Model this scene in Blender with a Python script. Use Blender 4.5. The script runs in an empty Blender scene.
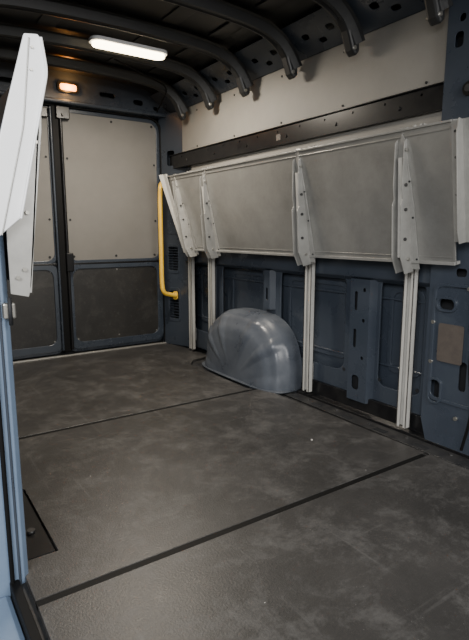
import bpy, bmesh, math, random
from mathutils import Vector, Matrix
random.seed(4)
S=bpy.context.scene
COL=S.collection

# ------------------------------------------------------------ materials
def mat(name, c1, c2=None, rough=0.5, metal=0.0, scale=4.0, bump=0.0, bscale=60.0, rvar=0.0,
        stretch=(1,1,1), lo=0.35, hi=0.65, spec=0.5):
    m=bpy.data.materials.new(name); m.use_nodes=True
    nt=m.node_tree; N=nt.nodes; L=nt.links
    b=N['Principled BSDF']
    b.inputs['Metallic'].default_value=metal
    b.inputs['Roughness'].default_value=rough
    b.inputs['Specular IOR Level'].default_value=spec
    b.inputs['Base Color'].default_value=(*c1,1)
    tc=N.new('ShaderNodeTexCoord'); mp=N.new('ShaderNodeMapping'); mp.inputs['Scale'].default_value=stretch
    L.new(tc.outputs['Object'],mp.inputs['Vector'])
    if c2 is not None:
        n=N.new('ShaderNodeTexNoise'); n.inputs['Scale'].default_value=scale; n.inputs['Detail'].default_value=8
        n.inputs['Roughness'].default_value=0.65
        L.new(mp.outputs[0],n.inputs['Vector'])
        r=N.new('ShaderNodeValToRGB'); r.color_ramp.elements[0].position=lo; r.color_ramp.elements[1].position=hi
        r.color_ramp.elements[0].color=(*c1,1); r.color_ramp.elements[1].color=(*c2,1)
        L.new(n.outputs['Fac'],r.inputs[0]); L.new(r.outputs[0],b.inputs['Base Color'])
        if rvar>0:
            mr=N.new('ShaderNodeMapRange'); mr.inputs[3].default_value=max(0.05,rough-rvar); mr.inputs[4].default_value=min(1,rough+rvar)
            mr.inputs[1].default_value=0.3; mr.inputs[2].default_value=0.7
            L.new(n.outputs['Fac'],mr.inputs[0]); L.new(mr.outputs[0],b.inputs['Roughness'])
    if bump>0:
        n2=N.new('ShaderNodeTexNoise'); n2.inputs['Scale'].default_value=bscale; n2.inputs['Detail'].default_value=4
        L.new(mp.outputs[0],n2.inputs['Vector'])
        bp=N.new('ShaderNodeBump'); bp.inputs['Strength'].default_value=bump; bp.inputs['Distance'].default_value=0.01
        L.new(n2.outputs['Fac'],bp.inputs['Height']); L.new(bp.outputs[0],b.inputs['Normal'])
    return m

def worn_mat(name, cA, cB, scuff, rlo, rhi, amt=1.0, metal=0.0, lo2=.50, grain=.2, pit=.6, samt=1.0):
    m=bpy.data.materials.new(name); m.use_nodes=True
    nt=m.node_tree; N=nt.nodes; L=nt.links; b=N['Principled BSDF']
    b.inputs['Metallic'].default_value=metal
    tc=N.new('ShaderNodeTexCoord')
    def noise(sc,det,st=(1,1,1),rg=.65,rot=0,dist=0):
        mp=N.new('ShaderNodeMapping'); mp.inputs['Scale'].default_value=st; mp.inputs['Rotation'].default_value=(0,0,rot)
        L.new(tc.outputs['Object'],mp.inputs[0])
        n=N.new('ShaderNodeTexNoise'); n.inputs['Scale'].default_value=sc; n.inputs['Detail'].default_value=det; n.inputs['Roughness'].default_value=rg
        n.inputs['Distortion'].default_value=dist
        L.new(mp.outputs[0],n.inputs['Vector']); return n
    def ramp(src,a,b_,ca,cb):
        r=N.new('ShaderNodeValToRGB'); r.color_ramp.elements[0].position=a; r.color_ramp.elements[1].position=b_
        r.color_ramp.elements[0].color=ca; r.color_ramp.elements[1].color=cb
        L.new(src,r.inputs[0]); return r
    def mix(fac,a,bc):
        x=N.new('ShaderNodeMix'); x.data_type='RGBA'
        L.new(fac,x.inputs[0]); L.new(a,x.inputs[6]); x.inputs[7].default_value=(*bc,1); return x
    def g(v): return (v*amt,v*amt,v*amt,1)
    n1=noise(1.8,9); base=ramp(n1.outputs['Fac'],.32,.68,(*cA,1),(*cB,1))
    n2=noise(5,15,rg=.84,dist=.2); w=ramp(n2.outputs['Fac'],lo2,lo2+.28,g(0),g(.7))
    x=mix(w.outputs[0],base.outputs[0],scuff)
    for sc,st,rot,lo,v in ((22,(1,.05,1),.5,.62,.45),(20,(.05,1,1),.35,.63,.4),(16,(1,.05,1),-.7,.64,.35),(26,(.05,1,1),-.2,.65,.4)):
        n=noise(sc,6,st,rot=rot); s=ramp(n.outputs['Fac'],lo,lo+.12,g(0),g(v*samt)); x=mix(s.outputs[0],x.outputs[2],scuff)
    n5=noise(110,3); s3=ramp(n5.outputs['Fac'],.69,.74,g(0),g(pit)); x=mix(s3.outputs[0],x.outputs[2],tuple(c*1.5 for c in scuff))
    L.new(x.outputs[2],b.inputs['Base Color'])
    mr=N.new('ShaderNodeMapRange'); mr.inputs[1].default_value=.3; mr.inputs[2].default_value=.7; mr.inputs[3].default_value=rlo; mr.inputs[4].default_value=rhi
    L.new(n2.outputs['Fac'],mr.inputs[0]); L.new(mr.outputs[0],b.inputs['Roughness'])
    bp=N.new('ShaderNodeBump'); bp.inputs['Strength'].default_value=grain; bp.inputs['Distance'].default_value=.004
    n6=noise(150,2); L.new(n6.outputs['Fac'],bp.inputs['Height']); L.new(bp.outputs[0],b.inputs['Normal'])
    return m

M_floor=worn_mat('worn_floor_board',(.024,.023,.022),(.048,.0455,.043),(.18,.176,.17),.34,.52,amt=.85,lo2=.49,samt=.7)
M_blue=mat('blue_grey_body_paint',(.033,.042,.057),(.044,.054,.070),rough=.30,scale=3,rvar=.08,spec=.55)
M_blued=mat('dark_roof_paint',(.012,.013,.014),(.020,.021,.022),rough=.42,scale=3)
M_bluelit=mat('daylit_blue_body_paint',(.13,.185,.27),(.17,.23,.32),rough=.35,scale=3)  # blue body paint with the stronger light on pillar and sill put into its colour
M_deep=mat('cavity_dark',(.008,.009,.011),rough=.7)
M_black=mat('black_rail_paint',(.005,.005,.006),(.012,.012,.012),rough=.28,scale=14,spec=.35)
M_rubber=mat('black_rubber',(.003,.003,.003),rough=.6,spec=.2)
M_ply=mat('grey_coated_ply',(.205,.196,.176),(.25,.239,.216),rough=.6,scale=1.6,bump=.1,bscale=200)
M_doorply=mat('grey_door_ply',(.160,.153,.140),(.190,.182,.167),rough=.6,scale=2.2,bump=.1,bscale=200)
M_lowply=worn_mat('dark_door_ply',(.016,.0155,.015),(.028,.027,.025),(.12,.115,.105),.30,.46,.6)
M_alu=worn_mat('stained_aluminium_sheet',(.25,.247,.232),(.37,.365,.345),(.55,.54,.515),.26,.40,.45,metal=.6,lo2=.44,grain=.03,pit=.1,samt=.6)
M_brk=mat('galvanised_bracket',(.28,.278,.262),(.36,.355,.335),rough=.38,metal=.35,scale=9)
M_post=mat('cream_powdercoat',(.39,.382,.355),(.47,.46,.43),rough=.45,scale=6)
M_white=mat('white_housing_daylit_lip',(.80,.81,.82),(.86,.87,.88),rough=.35,scale=5)  # shelf lip: overexposed daylight put into the white; also plain white of the lamp housing
M_yel=mat('yellow_handle_paint',(.85,.50,.04),(.90,.58,.07),rough=.35,scale=8)
M_arch=mat('wheel_arch_paint',(.058,.067,.083),(.092,.103,.120),rough=.32,scale=5,rvar=.08,spec=.45)
M_thr=mat('threshold_aluminium',(.4,.39,.36),rough=.4,metal=.6)
M_bolt=mat('zinc_bolt',(.35,.34,.31),rough=.35,metal=.8)
M_strip=mat('dirty_floor_metal',(.014,.015,.017),(.04,.039,.038),rough=.4,scale=16)
M_brown=mat('brown_label',(.06,.050,.044),(.08,.066,.056),rough=.6,scale=30)
M_ground=mat('concrete_ground',(.20,.19,.18),(.28,.27,.25),rough=.8,scale=3)
def emis(name,c,s):
    m=bpy.data.materials.new(name); m.use_nodes=True; b=m.node_tree.nodes['Principled BSDF']
    b.inputs['Base Color'].default_value=(*c,1); b.inputs['Emission Color'].default_value=(*c,1); b.inputs['Emission Strength'].default_value=s
    return m
M_led=emis('led_diffuser',(1,.84,.56),14)
M_orange=emis('warm_lamp_lens',(1,.42,.09),4.0)

# ------------------------------------------------------------ helpers
def empty(name):
    e=bpy.data.objects.new(name,None); e.empty_display_size=.05; COL.objects.link(e); return e
def link(me,name,m,parent=None,smooth=False):
    o=bpy.data.objects.new(name,me); COL.objects.link(o)
    if m: me.materials.append(m)
    if parent is not None: o.parent=parent
    if smooth:
        for p in me.polygons: p.use_smooth=True
    return o
def bev(o,w,seg=2):
    b=o.modifiers.new('b','BEVEL'); b.width=w; b.segments=seg; b.limit_method='ANGLE'; b.angle_limit=math.radians(35); return o
def box(name,x0,x1,y0,y1,z0,z1,m,parent=None,b=0.0):
    bm=bmesh.new(); bmesh.ops.create_cube(bm,size=1)
    for v in bm.verts:
        v.co=Vector(((x0+x1)/2+v.co.x*(x1-x0),(y0+y1)/2+v.co.y*(y1-y0),(z0+z1)/2+v.co.z*(z1-z0)))
    me=bpy.data.meshes.new(name); bm.to_mesh(me); bm.free()
    o=link(me,name,m,parent)
    if b>0: bev(o,b)
    return o
def prism(name,pts,ext,m,parent=None,b=0.0):
    bm=bmesh.new(); ext=Vector(ext)
    a=[bm.verts.new(Vector(p)) for p in pts]; c=[bm.verts.new(Vector(p)+ext) for p in pts]
    n=len(pts); bm.faces.new(a); bm.faces.new(c[::-1])
    for i in range(n): bm.faces.new((a[i],c[i],c[(i+1)%n],a[(i+1)%n]))
    bmesh.ops.recalc_face_normals(bm,faces=bm.faces)
    me=bpy.data.meshes.new(name); bm.to_mesh(me); bm.free()
    o=link(me,name,m,parent)
    if b>0: bev(o,b)
    return o
def rrect(cx,cy,w,h,r,n=5):
    r=min(r,w/2-1e-4,h/2-1e-4); pts=[]
    for sx,sy,rev in ((1,1,False),(-1,1,True),(-1,-1,False),(1,-1,True)):
        rng=range(n+1) if not rev else range(n,-1,-1)
        for i in rng:
            a=math.radians(90*i/n)
            pts.append((cx+sx*(w/2-r)+sx*r*math.cos(a),cy+sy*(h/2-r)+sy*r*math.sin(a)))
    return pts
def plate(name,outer,holes,thick,origin,U,V,m,parent=None,b=0.0):
    cu=bpy.data.curves.new(name,'CURVE'); cu.dimensions='2D'; cu.fill_mode='BOTH'; cu.extrude=thick/2
    for ps in [outer]+list(holes):
        s=cu.splines.new('POLY'); s.points.add(len(ps)-1)
        for i,p in enumerate(ps): s.points[i].co=(p[0],p[1],0,1)
        s.use_cyclic_u=True
    t=bpy.data.objects.new('tmp',cu); COL.objects.link(t)
    dg=bpy.context.evaluated_depsgraph_get(); dg.update()
    me=bpy.data.meshes.new_from_object(t.evaluated_get(dg))
    bpy.data.objects.remove(t); bpy.data.curves.remove(cu)
    U=Vector(U).normalized(); V=Vector(V).normalized(); W=U.cross(V)
    mt=Matrix(((U.x,V.x,W.x,origin[0]),(U.y,V.y,W.y,origin[1]),(U.z,V.z,W.z,origin[2]),(0,0,0,1)))
    me.transform(mt); me.materials.clear()
    me.name=name
    bm=bmesh.new(); bm.from_mesh(me); bmesh.ops.remove_doubles(bm,verts=bm.verts,dist=1e-5); bmesh.ops.recalc_face_normals(bm,faces=bm.faces); bm.to_mesh(me); bm.free()
    o=link(me,name,m,parent)
    if b>0: bev(o,b,2)
    return o
def rod(name,p0,p1,r,m,parent=None,seg=14):
    p0=Vector(p0);p1=Vector(p1);d=p1-p0
    bm=bmesh.new(); bmesh.ops.create_cone(bm,cap_ends=True,segments=seg,radius1=r,radius2=r,depth=d.length)
    q=d.to_track_quat('Z','Y').to_matrix().to_4x4(); q.translation=(p0+p1)/2
    bm.transform(q); me=bpy.data.meshes.new(name); bm.to_mesh(me); bm.free()
    o=link(me,name,m,parent); 
    for p in me.polygons: p.use_smooth=len(p.vertices)==4
    return o
def tube(name,pts,r,m,parent=None,corner=0.0,res=6):
    P=[Vector(p) for p in pts]; out=[P[0]]
    for i in range(1,len(P)-1):
        a,b_,c=P[i-1],P[i],P[i+1]
        k=min(corner,(b_-a).length*.45,(c-b_).length*.45)
        s=b_+(a-b_).normalized()*k; e=b_+(c-b_).normalized()*k
        for j in range(7):
            t=j/6; out.append(s*(1-t)**2+b_*2*t*(1-t)+e*t*t)
    out.append(P[-1])
    cu=bpy.data.curves.new(name,'CURVE'); cu.dimensions='3D'; cu.bevel_depth=r; cu.bevel_resolution=res; cu.use_fill_caps=True
    s=cu.splines.new('POLY'); s.points.add(len(out)-1)
    for i,p in enumerate(out): s.points[i].co=(*p,1)
    t=bpy.data.objects.new('tmp',cu); COL.objects.link(t)
    dg=bpy.context.evaluated_depsgraph_get(); dg.update()
    me=bpy.data.meshes.new_from_object(t.evaluated_get(dg)); bpy.data.objects.remove(t); me.materials.clear()
    return link(me,name,m,parent,True)

XR=2.06; XL=.25; YB=4.0; XC=1.125

# ------------------------------------------------------------ floor
fl=empty('floor')
ys=[(-.35,1.257),(1.283,2.432),(2.458,3.96)]
for i,(a,b_) in enumerate(ys):
    if i==0: pts=[(.215,a),(1.90,a),(1.88,b_),(.24,b_)]
    elif i==1: pts=[(.24,a),(1.88,a),(1.86,b_),(.33,b_),(.33,1.95),(.35,1.92),(.35,1.47),(.24,1.47)]
    else: pts=[(.26,a),(1.80,a),(1.78,2.5),(1.78,3.2),(1.86,3.3),(2.02,3.34),(2.02,3.72),(1.96,b_),(.26,b_)]
    prism('floor_board_%d'%(i+1),[(p[0],p[1],-.018) for p in pts],(0,0,.018),M_floor,fl,.0015)
box('floor_pan',.2,2.14,-.35,4.03,-.10,-.0175,M_strip,fl)
for y in (1.27,2.445):
    box('joint_strip',.24,1.86,y-.0125,y+.0125,-.0175,-.002,M_rubber,fl)
plate('side_strip',[(0,-.3),(.17,-.3),(.15,2.0),(0.02,2.0)],[],.006,(1.895,.4,-.012),(1,0,0),(0,1,0),M_strip,fl)
for k in range(9):
    y=.62+.23*k
    box('lashing_slot',1.92,1.955,y,y+.07,-.0105,-.0075,M_deep,fl,.001)
    rod('bolt_head',(1.965,y+.13,-.01),(1.965,y+.13,-.004),.008,M_strip,fl)
box('left_floor_plate',.2,.345,1.48,1.92,-.0175,-.004,M_black,fl,.002)
rod('plate_bolt',(.305,1.62,-.006),(.305,1.62,.006),.013,M_strip,fl)
rod('plate_bolt_b',(.30,1.80,-.006),(.30,1.80,.004),.010,M_bolt,fl)
box('trim_threshold',.27,1.98,3.955,3.985,-.017,.008,M_thr,None,.003)

# ------------------------------------------------------------ right wall
wr=empty('wall_right')
box('outer_skin',2.12,2.14,-.35,4.02,-.1,2.0,M_blue,wr)
for a,b_ in ((1.44,1.75),(1.93,2.55),(2.68,3.2),(3.3,3.66)):
    plate('skin_emboss',rrect((a+b_)/2,.46,b_-a-.10,.44,.05),[rrect((a+b_)/2,.46,b_-a-.15,.39,.035)],.012,(2.116,0,0),(0,1,0),(0,0,1),M_blue,wr,.004)
fr=empty('body_side_frame')
op=[rrect(1.585,.45,.26,.56,.05),rrect(2.235,.46,.56,.54,.06),rrect(2.95,.50,.50,.46,.06),rrect(3.48,.45,.30,.56,.05)]
plate('inner_frame',[(1.30,.02),(3.72,.02),(3.72,1.93),(1.30,1.93)],op,.012,(2.068,0,0),(0,1,0),(0,0,1),M_blue,fr,.004)
prism('waist_beam',[(2.068,1.39,.70),(2.068,1.39,.83),(2.03,1.39,.815),(2.03,1.39,.725)],(0,2.33,0),M_blue,fr,.006)
def hat(y0,y1,z0,z1,d,name,hl):
    prism(name+'_sides',[(2.064,y0-.02,z0),(2.064-d,y0,z0),(2.064-d,y0+.006,z0),(2.064,y0-.014,z0)],(0,0,z1-z0),M_blue,fr)
    prism(name+'_sides_b',[(2.064,y1+.02,z0),(2.064-d,y1,z0),(2.064-d,y1-.006,z0),(2.064,y1+.014,z0)],(0,0,z1-z0),M_blue,fr)
    plate(name+'_face',[(y0,z0),(y1,z0),(y1,z1),(y0,z1)],hl,.005,(2.064-d,0,0),(0,1,0),(0,0,1),M_blue,fr,.0015)
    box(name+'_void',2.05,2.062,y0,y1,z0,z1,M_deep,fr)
hat(1.755,1.885,.06,.715,.04,'rib_wide',[rrect(1.845,.60,.022,.10,.01),rrect(1.845,.40,.022,.10,.01),rrect(1.79,.50,.02,.02,.01),rrect(1.79,.30,.02,.02,.01),rrect(1.83,.16,.05,.08,.02),rrect(1.79,.66,.02,.02,.01)])
hat(2.585,2.645,.46,.715,.035,'rib_narrow',[rrect(2.615,.56,.02,.08,.01)])
hat(3.30,3.35,.10,.715,.03,'rib_rear',[rrect(3.325,.5,.02,.08,.01)])
for y in (1.95,2.5,2.72,3.16,1.47,1.70):
    for z in (.20,.74): rod('frame_hole',(2.063,y,z),(2.0605,y,z),.010,M_deep,fr)
for z in (.27,.62):
    tube('bead_%d'%int(z*100),[(2.115,1.45,z),(2.115,3.7,z)],.008,M_blue,wr)
prism('sill_rail',[(2.062,.4,-.0175),(2.062,.4,.085),(2.04,.4,.085),(2.03,.4,.012),(1.995,.4,.004),(1.995,.4,-.0175)],(0,1.87,0),M_black,fr,.002)
pr=empty('side_door_pillar')
ph=[rrect(1.245,.785,.05,.035,.012),rrect(1.30,.645,.075,.045,.02),rrect(1.33,.25,.05,.10,.02),rrect(1.205,.34,.035,.13,.015),
    rrect(1.18,.56,.03,.05,.012),rrect(1.13,.22,.05,.12,.02),rrect(1.05,.5,.06,.2,.02),rrect(1.33,1.72,.04,.06,.015),rrect(1.22,1.6,.03,.05,.012),
    rrect(1.20,1.38,.04,.04,.019),rrect(1.32,1.80,.03,.03,.014)]
plate('pillar_face',[(.75,.0),(1.365,.0),(1.395,.10),(1.385,1.9),(.75,1.93)],ph,.006,(2.0,0,0),(0,1,0),(0,0,1),M_blue,pr,.002)
prism('pillar_side',[(2.003,1.365,.0),(2.003,1.395,.1),(2.003,1.385,1.9),(2.05,1.41,1.9),(2.05,1.42,.1),(2.05,1.40,0)],(0,-.006,0),M_blue,pr)
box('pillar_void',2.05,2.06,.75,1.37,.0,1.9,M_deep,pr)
plate('pillar_swage',rrect(1.25,.47,.235,.53,.04),[rrect(1.25,.47,.205,.50,.03)],.012,(1.996,0,0),(0,1,0),(0,0,1),M_blue,pr,.004)
plate('pillar_hole_rim',rrect(1.30,.645,.10,.065,.03),[rrect(1.30,.645,.078,.047,.021)],.016,(1.994,0,0),(0,1,0),(0,0,1),M_blue,pr,.003)
plate('pillar_hole_rim_b',rrect(1.33,.25,.07,.12,.03),[rrect(1.33,.25,.052,.10,.02)],.016,(1.994,0,0),(0,1,0),(0,0,1),M_blue,pr,.003)
plate('pillar_label',rrect(1.27,.475,.12,.17,.01),[],.004,(1.992,0,0),(0,1,0),(0,0,1),M_brown,pr)
for y,z in ((1.36,.56),(1.36,.38),(1.2,.72),(1.22,.15)):
    rod('pillar_bolt',(2.0,y,z),(1.989,y,z),.009,M_bolt,pr)
rod('grommet',(2.0,1.265,1.52),(1.985,1.265,1.52),.028,M_rubber,pr)
rod('grommet_core',(1.985,1.265,1.52),(1.978,1.265,1.52),.015,M_strip,pr)
tube('pillar_cable',[(1.985,1.16,.82),(1.975,1.15,.6),(1.98,1.17,.42),(1.985,1.14,.2),(1.99,1.18,.02)],.006,M_rubber,pr,.1)

rp=empty('rear_corner_pillar')
plate('rear_pillar_face',[(0,0),(.31,0),(.31,1.9),(0,1.9)],[rrect(.13,.74,.10,.20,.02),rrect(.13,.35,.10,.24,.02),rrect(.12,1.55,.08,.12,.02)],.006,(1.955,3.985,0),(.115,-.29,0),(0,0,1),M_blue,rp,.002)
Uv=Vector((.115,-.29,0)).normalized()
nrm=Vector((-.29,-.115,0)).normalized()
for zc,h,n in ((.74,.20,9),(.35,.24,10)):
    for k in range(n):
        z=zc-h/2+h*(k+.5)/n
        c=Vector((1.955,3.985,z))
        a=c+Uv*.08; b_=c+Uv*.18
        prism('vent_slat',[a,b_,b_+nrm*.008+Vector((0,0,.007)),a+nrm*.008+Vector((0,0,.007))],(0,0,.004),M_blue,rp)
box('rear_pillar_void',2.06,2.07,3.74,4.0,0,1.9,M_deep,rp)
for zc,h in ((.74,.25),(.35,.29)):
    plate('vent_frame',rrect(.13,zc,.14,h,.03),[rrect(.13,zc,.105,h-.045,.02)],.014,(1.955,3.985,0),(.115,-.29,0),(0,0,1),M_blue,rp,.003)
plate('pillar_pad',rrect(.14,1.12,.14,.36,.03),[rrect(.14,1.12,.06,.2,.02)],.014,(1.955,3.985,0),(.115,-.29,0),(0,0,1),M_blue,rp,.003)

wp=box('wall_lining_panel',2.035,2.047,1.39,3.74,1.572,1.905,M_ply,None,.003)
wp2=box('wall_lining_panel',2.035,2.047,1.39,3.60,.84,1.47,M_ply,None,.003)
for y in (1.5,2.0,2.5,3.0,3.5):
    for z in (1.60,1.86): rod('screw',(2.036,y,z),(2.031,y,z),.006,M_deep,wp)
rl=empty('mounting_rail')
plate('rail_web',[(1.385,1.470),(3.9,1.470),(3.9,1.57),(1.385,1.57)],[rrect(1.5+.2*k,1.545,.012,.012,.0055) for k in range(12)],.004,(2.008,0,0),(0,1,0),(0,0,1),M_black,rl)
box('rail_top',1.995,2.034,1.385,3.9,1.569,1.574,M_black,rl,.001)
box('rail_bottom',2.006,2.034,1.385,3.9,1.467,1.472,M_black,rl,.001)
box('rail_back',2.025,2.034,1.385,3.9,1.472,1.57,M_black,rl)
box('rail_label',2.0045,2.0059,2.47,2.51,1.495,1.53,M_brown,rl)
for k in range(6):
    rod('rail_bolt',(2.007,1.62+.4*k,1.51),(2.001,1.62+.4*k,1.51),.009,M_black,rl)

# ------------------------------------------------------------ posts
for i,(y,zb) in enumerate(((1.495,.025),(2.18,.025),(3.255,.02),(3.56,.02))):
    e=empty('support_post' if i==0 else 'support_post.%03d'%i)
    zt=1.42; w=.028
    box('post_web',2.012,2.018,y-w,y+w,zb,zt,M_post,e,.001)
    box('post_flange_near',1.985,2.018,y-w,y-w+.006,zb,zt,M_post,e,.001)
    box('post_flange_far',1.985,2.018,y+w-.006,y+w,zb,zt,M_post,e,.001)
    box('post_lip_near',1.985,1.989,y-w,y-w+.017,zb,zt,M_post,e,.001)
    box('post_lip_far',1.985,1.989,y+w-.017,y+w,zb,zt,M_post,e,.001)
    box('post_foot',2.018,2.028,y-.02,y+.02,zb+.07,zb+.17,M_post,e,.001)
    box('post_spacer',2.018,2.034,y-.02,y+.02,1.3,1.41,M_post,e,.001)

# ------------------------------------------------------------ folding shelf, right
dX,dZ=-.095,.56
dN=Vector((-dZ,0,dX)).normalized()
def shelf_pt(t,off=0):
    return Vector((1.94+dX*t,0,.82+dZ*t))+dN*off
def shelf_quad(name,y0,y1,t0,t1,off0,off1,m,parent,b=0.0,sk=0.0):
    a=shelf_pt(t0,off0);b_=shelf_pt(t1,off0)
    e=dN*(off1-off0)
    return prism(name,[(a.x,y0,a.z),(b_.x,y0,b_.z),(b_.x,y1+sk*t1,b_.z),(a.x,y1+sk*t0,a.z)],e,m,parent,b)
sh=empty('folding_shelf')
for k,(a,b_,sk) in enumerate(((1.235,2.125,0),(2.135,3.075,0),(3.085,3.515,.16))):
    shelf_quad('shelf_sheet_%d'%k,a,b_,0,1,-.003,0,M_alu,sh,0,sk)
    shelf_quad('top_lip_%d'%k,a,b_,.985,1.0,-.04,.008,M_brk,sh,.001,sk)
    shelf_quad('bottom_lip_%d'%k,a,b_,0,.022,-.03,.012,M_brk,sh,.001,sk)
    shelf_quad('hem_%d'%k,a,b_,.94,.950,0,.004,M_alu,sh,.001,sk)
    shelf_quad('hem_low_%d'%k,a,b_,.05,.058,0,.003,M_alu,sh,.001,sk)
    shelf_quad('side_hem_%d'%k,a,a+.012,.02,.98,0,.004,M_alu,sh,.001,0)
for i,(y,sk) in enumerate(((1.465,0),(2.13,0),(3.09,0.02),(3.40,.13))):
    a=.055;t=.014
    P=[]
    for (dy,tt) in ((-a,-.05),(a*.8,-.05),(a*.75,.30),(t,.90),(0,.97),(-t,.92),(-a*.75,.45)):
        q=shelf_pt(tt,.001); P.append((q.x,y+dy+sk*tt,q.z))
    prism('bracket_flange_%d'%i,P,dN*.004,M_brk,sh,.001)
    for s,dy in (('near',-.020),('far',.026)):
        Q=[shelf_pt(tt,of) for tt,of in ((-.07,0),(.93,0),(.91,.016),(.60,.046),(.50,.046),(.46,.060),(.06,.082),(-.07,.06))]
        T=[-.07,.93,.91,.60,.50,.46,.06,-.07]
        prism('bracket_fin_%s_%d'%(s,i),[(q.x,y+dy+sk*tt,q.z) for q,tt in zip(Q,T)],(0,.004,0),M_brk,sh,.0008)
    p0=shelf_pt(.06,.055);p1=shelf_pt(.80,.018)
    prism('strut_%d'%i,[(p0.x,y-.010+sk*.06,p0.z),(p0.x,y+.014+sk*.06,p0.z),(p1.x,y+.010+sk*.8,p1.z),(p1.x,y-.008+sk*.8,p1.z)],(-.006,0,-.002),M_post,sh,.001)
    for tt,of in ((.04,.035),(.20,.05),(.42,.035),(.60,.025),(.85,.012)):
        q=shelf_pt(tt,of); yy=y+sk*tt; rod('rivet',(q.x,yy-.027,q.z),(q.x,yy-.020,q.z),.007,M_strip if .1<tt<.7 else M_bolt,sh)
    for tt in (.03,.35,.62):
        q=shelf_pt(tt,.004); q2=shelf_pt(tt,.008); dy=-.046+.030*tt+sk*tt
        rod('rivet_face',(q.x,y+dy,q.z),(q2.x,y+dy,q2.z),.0045,M_deep,sh)
    q=shelf_pt(1.0,0)
    box('top_hook_%d'%i,q.x+.004,1.984,y+sk-.020,y+sk+.020,q.z-.008,q.z+.006,M_brk,sh,.003)
for k,(yb,yt,w) in enumerate(((3.515,3.675,.035),)):
    a=shelf_pt(-.03,.03);b_=shelf_pt(1.03,.05);c=shelf_pt(1.03,-.02);d=shelf_pt(-.03,-.02)
    prism('end_plate_far',[(a.x,yb,a.z),(b_.x,yt,b_.z),(c.x,yt,c.z),(d.x,yb,d.z)],(0,.006,0),M_post,sh,.001)
    a=shelf_pt(-.03,.012);b_=shelf_pt(1.03,.012)
    prism('end_flange_far',[(a.x,yb-w,a.z),(a.x,yb+.006,a.z),(b_.x,yt+.006,b_.z),(b_.x,yt-w*1.4,b_.z)],dN*.004,M_post,sh,.001)
Q=[shelf_pt(tt,of) for tt,of in ((.17,.0),(.98,.0),(1.0,.03),(.9,.05),(.25,.06),(.17,.05))]
prism('end_plate_near',[(q.x,1.185,q.z) for q in Q],(0,.005,0),M_brk,sh,.001)
Q=[shelf_pt(tt,0.006) for tt in (.17,.99)]
prism('end_flange_near',[(Q[0].x,1.12,Q[0].z),(Q[0].x,1.235,Q[0].z),(Q[1].x,1.235,Q[1].z),(Q[1].x,1.13,Q[1].z)],dN*.004,M_brk,sh,.001)
for tt in (.25,.5,.75,.92):
    q=shelf_pt(tt,.010); q2=shelf_pt(tt,.015); rod('end_rivet',(q.x,1.215,q.z),(q2.x,1.215,q2.z),.005,M_strip,sh)

# ------------------------------------------------------------ folding shelf, left
sl=empty('folding_shelf.001')
prism('shelf_sheet',[(.298,1.37,.81),(.302,1.37,.81),(.358,1.37,1.38),(.354,1.37,1.38)],(0,2.1,0),M_alu,sl)
prism('lip_plate',[(.215,1.335,.93),(.279,1.335,.985),(.362,1.335,1.33),(.354,1.335,1.402),(.345,1.335,1.412),(.315,1.335,1.408),(.265,1.335,1.24),(.215,1.335,1.06)],(0,.012,0),M_white,sl,.002)
prism('end_gusset',[(.25,1.36,.80),(.292,1.36,.79),(.300,1.36,.82),(.348,1.36,1.20),(.355,1.36,1.34),(.30,1.36,1.30),(.25,1.36,1.15)],(0,.006,0),M_brk,sl,.001)
prism('end_gusset_return',[(.294,1.36,.80),(.300,1.36,.80),(.353,1.36,1.30),(.347,1.36,1.30)],(0,.05,0),M_brk,sl,.001)
for x,z in ((.285,.86),(.30,1.0),(.33,1.17),(.268,.84)):
    rod('gusset_screw',(x,1.352,z),(x,1.361,z),.005,M_bolt,sl)
for x,z in ((.33,1.38),(.325,1.33)):
    rod('lip_screw',(x,1.331,z),(x,1.336,z),.003,M_bolt,sl)
tube('lip_edge',[(.280,1.332,.985),(.362,1.332,1.33),(.352,1.332,1.405)],.0028,M_white,sl,.02)
tube('lip_fold',[(.235,1.334,.945),(.30,1.334,1.20),(.325,1.334,1.40)],.0018,M_brk,sl,.02)

# ------------------------------------------------------------ left wall and door pillar
wl=empty('wall_left')
box('wall_skin',.18,.25,1.44,4.02,-.1,1.95,M_blue,wl)
prism('door_pillar',[(.10,1.44,-.25),(.10,1.40,-.25),(.215,1.395,-.25),(.238,1.398,-.25),(.251,1.41,-.25),(.254,1.425,-.25),(.254,1.44,-.25)],(0,0,2.2),M_bluelit,wl,.002)
tube('pillar_seam',[(.226,1.396,-.2),(.226,1.396,1.9)],.0035,M_blue,wl)
tube('door_seal',[(.205,1.388,-.2),(.205,1.388,1.9)],.006,M_rubber,wl)
box('latch_striker',.232,.262,1.375,1.40,.735,.775,M_bolt,wl,.004)
rod('latch_pin',(.247,1.37,.79),(.247,1.37,.72),.005,M_deep,wl)
box('cant_rail_side',.14,.25,-.3,1.44,1.86,1.98,M_blue,wl,.01)
box('side_sill',.02,.199,-.35,1.40,-.22,-.03,M_bluelit,wl,.015)
box('sill_seal',.198,.222,-.35,1.40,-.05,.002,M_rubber,wl,.003)

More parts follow.
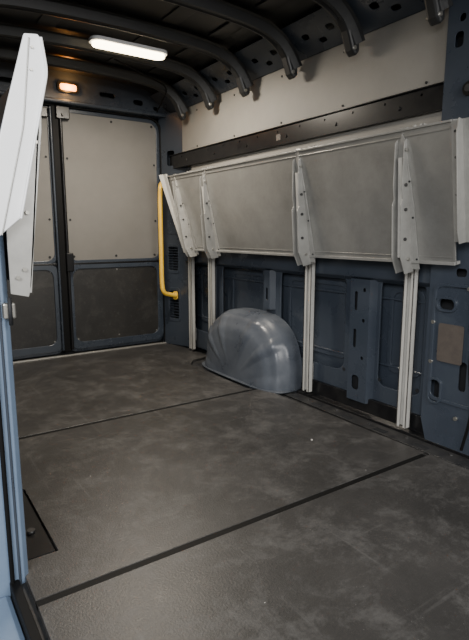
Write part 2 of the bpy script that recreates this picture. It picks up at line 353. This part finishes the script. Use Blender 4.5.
# ------------------------------------------------------------ wheel arch
def arch():
    bm=bmesh.new(); yc=2.745;a=.455;H=.455;xw=2.06;xf=1.835;x1=2.0
    NP=160; prof=[]
    for j in range(4): prof.append((1.0,xw-(xw-x1)*j/3))
    K=48
    for j in range(1,K+1):
        u=j/K; th=math.pi/2*u
        r=1-.42*(1-math.cos(th)); x=x1-(x1-xf)*math.sin(th)
        st=.005*math.sin(u*math.pi*2*3)*math.sin(math.pi*u)
        prof.append((r+st,x-st*.4))
    for r in (.52,.48,.44,.40,.34,.24,.12,.02): prof.append((r,xf-.004*(1-r)))
    grid=[]; nk=len(prof)
    for k,(r,x) in enumerate(prof):
        row=[]
        for i in range(NP+1):
            ph=math.pi*i/NP
            c,s=math.cos(ph),math.sin(ph)
            e=2/2.9
            yy=math.copysign(abs(c)**e,c); zz=abs(s)**e
            g=0
            if 8<k<nk-3:
                w=min(1,math.sin(math.pi*(k-8)/(nk-11))*1.6)
                g=.009*w*(max(0,math.cos(ph*10))**1.5-.3)
            row.append(bm.verts.new((x-g*1.2,yc-a*yy*(r+g),H*zz*(r+g)-.015)))
        grid.append(row)
    for k in range(len(grid)-1):
        for i in range(NP):
            bm.faces.new((grid[k][i],grid[k][i+1],grid[k+1][i+1],grid[k+1][i]))
    bmesh.ops.recalc_face_normals(bm,faces=bm.faces)
    me=bpy.data.meshes.new('wheel_arch'); bm.to_mesh(me); bm.free()
    return link(me,'wheel_arch',M_arch,None,True)
wa=arch()
fp=[]
for i in range(40):
    ph=math.pi*i/39
    fp.append((1.99-.18*abs(math.sin(ph))**.5,2.745-.470*math.copysign(abs(math.cos(ph))**.6,math.cos(ph))))
plate('base_flange',fp,[],.005,(0,0,.001),(1,0,0),(0,1,0),M_arch,wa)

# ------------------------------------------------------------ rear wall + doors
wb=empty('wall_rear')
plate('rear_header',[(.2,1.885),(2.12,1.885),(2.12,2.12),(.2,2.12)],[rrect(.55,1.965,.10,.04,.018),rrect(.8,1.975,.12,.035,.016),rrect(1.5,1.975,.12,.035,.016),rrect(1.75,1.955,.08,.04,.018),rrect(1.9,1.93,.04,.03,.013)],.01,(0,3.93,0),(1,0,0),(0,0,1),M_blue,wb,.003)
box('header_lower',.25,2.0,3.90,4.0,1.87,1.90,M_blue,wb,.01)
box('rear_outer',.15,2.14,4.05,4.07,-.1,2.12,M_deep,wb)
box('left_jamb',.18,.275,3.9,4.05,-.02,1.9,M_blue,wb,.01)
box('right_jamb',1.975,2.12,3.985,4.05,-.02,1.9,M_blue,wb,.01)
tube('door_opening_seal',[(.285,3.975,.0),(.285,3.975,1.865),(1.962,3.975,1.865),(1.962,3.975,.0)],.010,M_rubber,wb,.12)
for i,(a,b_) in enumerate(((.29,1.098),(1.132,1.962))):
    d=empty('door_%d'%(i+1)); c=(a+b_)/2; w=b_-a
    plate('door_frame',rrect(c,.945,w,1.86,.07),[],.03,(0,4.015,0),(1,0,0),(0,0,1),M_blue,d,.006)
    plate('upper_ring',rrect(c,1.285,w-.02,1.14,.08),[rrect(c,1.285,w-.075,1.085,.06)],.022,(0,3.995,0),(1,0,0),(0,0,1),M_blue,d,.005)
    plate('upper_panel',rrect(c,1.285,w-.065,1.095,.05),[],.006,(0,3.992,0),(1,0,0),(0,0,1),M_doorply,d,.002)
    plate('lower_ring',rrect(c,.375,w-.02,.67,.07),[rrect(c,.385,w-.115,.58,.06)],.028,(0,3.992,0),(1,0,0),(0,0,1),M_blue,d,.007)
    plate('lower_panel',rrect(c,.385,w-.10,.595,.05),[],.006,(0,3.990,0),(1,0,0),(0,0,1),M_lowply,d,.002)
    box('mid_rail',a+.01,b_-.01,3.978,4.0,.705,.722,M_black,d,.003)
    for sx in (a+.075,c,b_-.075):
        for z in (.77,1.80): rod('panel_screw',(sx,3.992,z),(sx,3.984,z),.009,M_deep,d)
        for z in (.12,.66): rod('panel_screw',(sx,3.99,z),(sx,3.983,z),.006,M_bolt,d)
    for z in (1.05,1.5):
        for sx in (a+.06,b_-.06): rod('panel_screw',(sx,3.992,z),(sx,3.984,z),.008,M_deep,d)
    if i==0:
        box('centre_seal',1.085,1.14,3.962,4.0,.03,1.865,M_rubber,d,.008)
        tube('lock_rod',[(1.08,3.965,.05),(1.08,3.965,1.85)],.009,M_blue,d)
        box('lock_catch',1.0,1.06,3.95,3.985,1.77,1.84,M_black,d,.006)
    else:
        tube('lock_rod',[(1.15,3.96,.05),(1.15,3.96,1.86)],.012,M_black,d)
        box('lock_body',1.135,1.19,3.94,3.985,.66,.80,M_black,d,.006)
        box('lock_top',1.115,1.215,3.94,3.985,1.77,1.86,M_black,d,.006)
        rod('lock_knob',(1.165,3.945,1.80),(1.165,3.925,1.80),.013,M_strip,d)

# ------------------------------------------------------------ ceiling
ce=empty('ceiling')
def zs(x,base,edge,hw=.93,p=7):
    s=abs((x-XC)/hw); return base-.04*s*s-edge*s**p
def sweep(name,prof,xs,zf,m,yc,parent):
    bm=bmesh.new(); rows=[]
    for x in xs:
        z=zf(x); dz=(zf(x+.002)-zf(x-.002))/.004; n=Vector((-dz,0,1)).normalized()
        rows.append([bm.verts.new((x+n.x*pz,yc+py,z+n.z*pz)) for py,pz in prof])
    for r0,r1 in zip(rows,rows[1:]):
        for i in range(len(prof)):
            j=(i+1)%len(prof); bm.faces.new((r0[i],r0[j],r1[j],r1[i]))
    bm.faces.new(rows[0]); bm.faces.new(rows[-1][::-1])
    bmesh.ops.recalc_face_normals(bm,faces=bm.faces)
    me=bpy.data.meshes.new(name); bm.to_mesh(me); bm.free(); return link(me,name,m,parent)
xs=[.19+(2.06-.19)*i/48 for i in range(49)]
sweep('roof_skin',[(-2.2,0),(2.25,0),(2.25,.01),(-2.2,.01)],xs,lambda x:zs(x,2.09,.115),M_blued,1.8,ce)
xr=[.30+(1.955-.30)*i/60 for i in range(61)]
ry=[.55,.98,1.42,1.88,2.33,2.78,3.2,3.6]
for i,y in enumerate(ry):
    sweep('roof_bow_%d'%i,[(-.055,.045),(-.04,.040),(-.026,0),(-.012,-.004),(0,.006),(.012,-.004),(.026,0),(.04,.040),(.055,.045),(.03,.05),(-.03,.05)],xr,lambda x:zs(x,2.025,.15,.83,9),M_blued,y,ce)
    for sgn,xe in ((1,1.955),(-1,.30)):
        ze=zs(xe,2.025,.15,.83,9)
        prism('bow_hook',[(xe-.10*sgn,y-.028,ze+.115),(xe+.03*sgn,y-.028,ze+.06),(xe+.035*sgn,y-.028,ze-.02),(xe+.01*sgn,y-.028,ze-.045),(xe-.015*sgn,y-.028,ze-.02),(xe-.05*sgn,y-.028,ze+.06)],(0,.056,0),M_blued,ce,.012)
        rod('bow_bolt',(xe-.005*sgn,y-.034,ze-.01),(xe-.005*sgn,y+.034,ze-.01),.009,M_bolt,ce)
for sgn in (1,-1):
    xo=XC+sgn*.905; xi=XC+sgn*.73
    hl=[]
    for y in ry[:-1]:
        hl+= [rrect(y+.13,.11,.05,.035,.016),rrect(y+.22,.06,.05,.03,.014),rrect(y+.31,.11,.05,.035,.016)]
    V=Vector((xi-xo,0,.115))
    plate('cant_rail',[(-.3,0),(3.93,0),(3.93,V.length),(-.3,V.length)],hl,.005,(xo,0,1.905),(0,1,0),V,M_blue,ce,.0015)
for x in (.55,.85,1.4,1.7):
    for a,b_ in zip(ry,ry[1:]+[3.93]):
        box('roof_bead',x-.05,x+.05,a+.08,b_-.08,zs(x,2.09,.115)-.008,zs(x,2.09,.115)+.002,M_blued,ce,.004)
tube('roof_cable',[(1.9,3.9,1.9),(1.8,3.5,1.985),(1.3,3.25,2.02)],.005,M_rubber,ce,.1)

led=empty('ceiling_light')
plate('light_housing',rrect(0,0,.47,.115,.05),[],.02,(1.285,2.98,2.012),(1,0,0),(0,1,0),M_white,led,.005)
plate('light_diffuser',rrect(0,0,.44,.085,.04),[],.022,(1.285,2.98,1.996),(1,0,0),(0,1,0),M_led,led,.008)
ol=empty('courtesy_lamp')
plate('lamp_bezel',rrect(1.205,1.985,.16,.075,.025),[rrect(1.205,1.985,.12,.045,.015)],.02,(0,3.918,0),(1,0,0),(0,0,1),M_black,ol,.004)
plate('lamp_lens',rrect(1.205,1.985,.118,.043,.015),[],.012,(0,3.915,0),(1,0,0),(0,0,1),M_orange,ol,.003)

gh=tube('grab_handle',[(1.94,3.90,1.36),(1.865,3.80,1.33),(1.858,3.80,1.22),(1.858,3.80,.56),(1.866,3.80,.46),(1.99,3.82,.43)],.0185,M_yel,None,.07)
plate('handle_foot_top',rrect(0,0,.05,.07,.02),[],.01,(1.955,3.91,1.37),(.115,-.29,0),(0,0,1),M_yel,gh,.003)
plate('handle_foot_bottom',rrect(0,0,.05,.07,.02),[],.01,(1.995,3.83,.43),(.115,-.29,0),(0,0,1),M_yel,gh,.003)

bm=bmesh.new()
for i in range(7):
    x=random.uniform(.5,1.85);y=random.uniform(.6,3.8);s=random.uniform(.001,.002)
    if i==0: x,y,s=1.56,1.66,.006
    mt=Matrix.Translation((x,y,s*.4))@Matrix.Rotation(random.random()*6,4,'Z')@Matrix.Diagonal((s*1.6,s,s*.5,1))
    bmesh.ops.create_icosphere(bm,subdivisions=1,radius=1,matrix=mt)
me=bpy.data.meshes.new('plaster_crumbs'); bm.to_mesh(me); bm.free(); link(me,'plaster_crumbs',M_post)

box('ground',-8,8,-8,10,-.66,-.62,M_ground)

# ------------------------------------------------------------ lights
def area(name,loc,target,sx,sy,p,c):
    l=bpy.data.lights.new(name,'AREA'); l.shape='RECTANGLE'; l.size=sx; l.size_y=sy; l.energy=p; l.color=c
    o=bpy.data.objects.new(name,l); COL.objects.link(o); o.location=loc
    o.rotation_euler=(Vector(target)-Vector(loc)).to_track_quat('-Z','Y').to_euler(); return o
lo=area('led_lamp_light',(1.285,2.98,1.975),(1.285,2.98,0),.42,.07,38,(1,.90,.76)); lo.parent=led
area('workshop_daylight',(-1.6,-1.0,2.3),(1.4,2.2,.7),1.6,1.3,150,(.98,.985,1.0))
area('front_bay_light',(1.1,-1.6,1.9),(1.2,2.2,.6),1.4,1.0,62,(1,.98,.95))
pl=bpy.data.lights.new('courtesy_glow','POINT'); pl.energy=2.2; pl.color=(1,.45,.12); pl.shadow_soft_size=.03
po=bpy.data.objects.new('courtesy_glow',pl); COL.objects.link(po); po.location=(1.205,3.87,1.985); po.parent=ol
w=bpy.data.worlds.new('world'); S.world=w; w.use_nodes=True
w.node_tree.nodes['Background'].inputs[0].default_value=(1,.985,.96,1); w.node_tree.nodes['Background'].inputs[1].default_value=.85

cam=bpy.data.cameras.new('camera'); co=bpy.data.objects.new('camera',cam); COL.objects.link(co)
cam.sensor_fit='VERTICAL'; cam.sensor_height=36; cam.lens=511/640*36; cam.clip_start=.02
co.location=(0,0,.95); co.rotation_euler=(math.radians(90-9.66),0,math.radians(-34.15))
S.camera=co
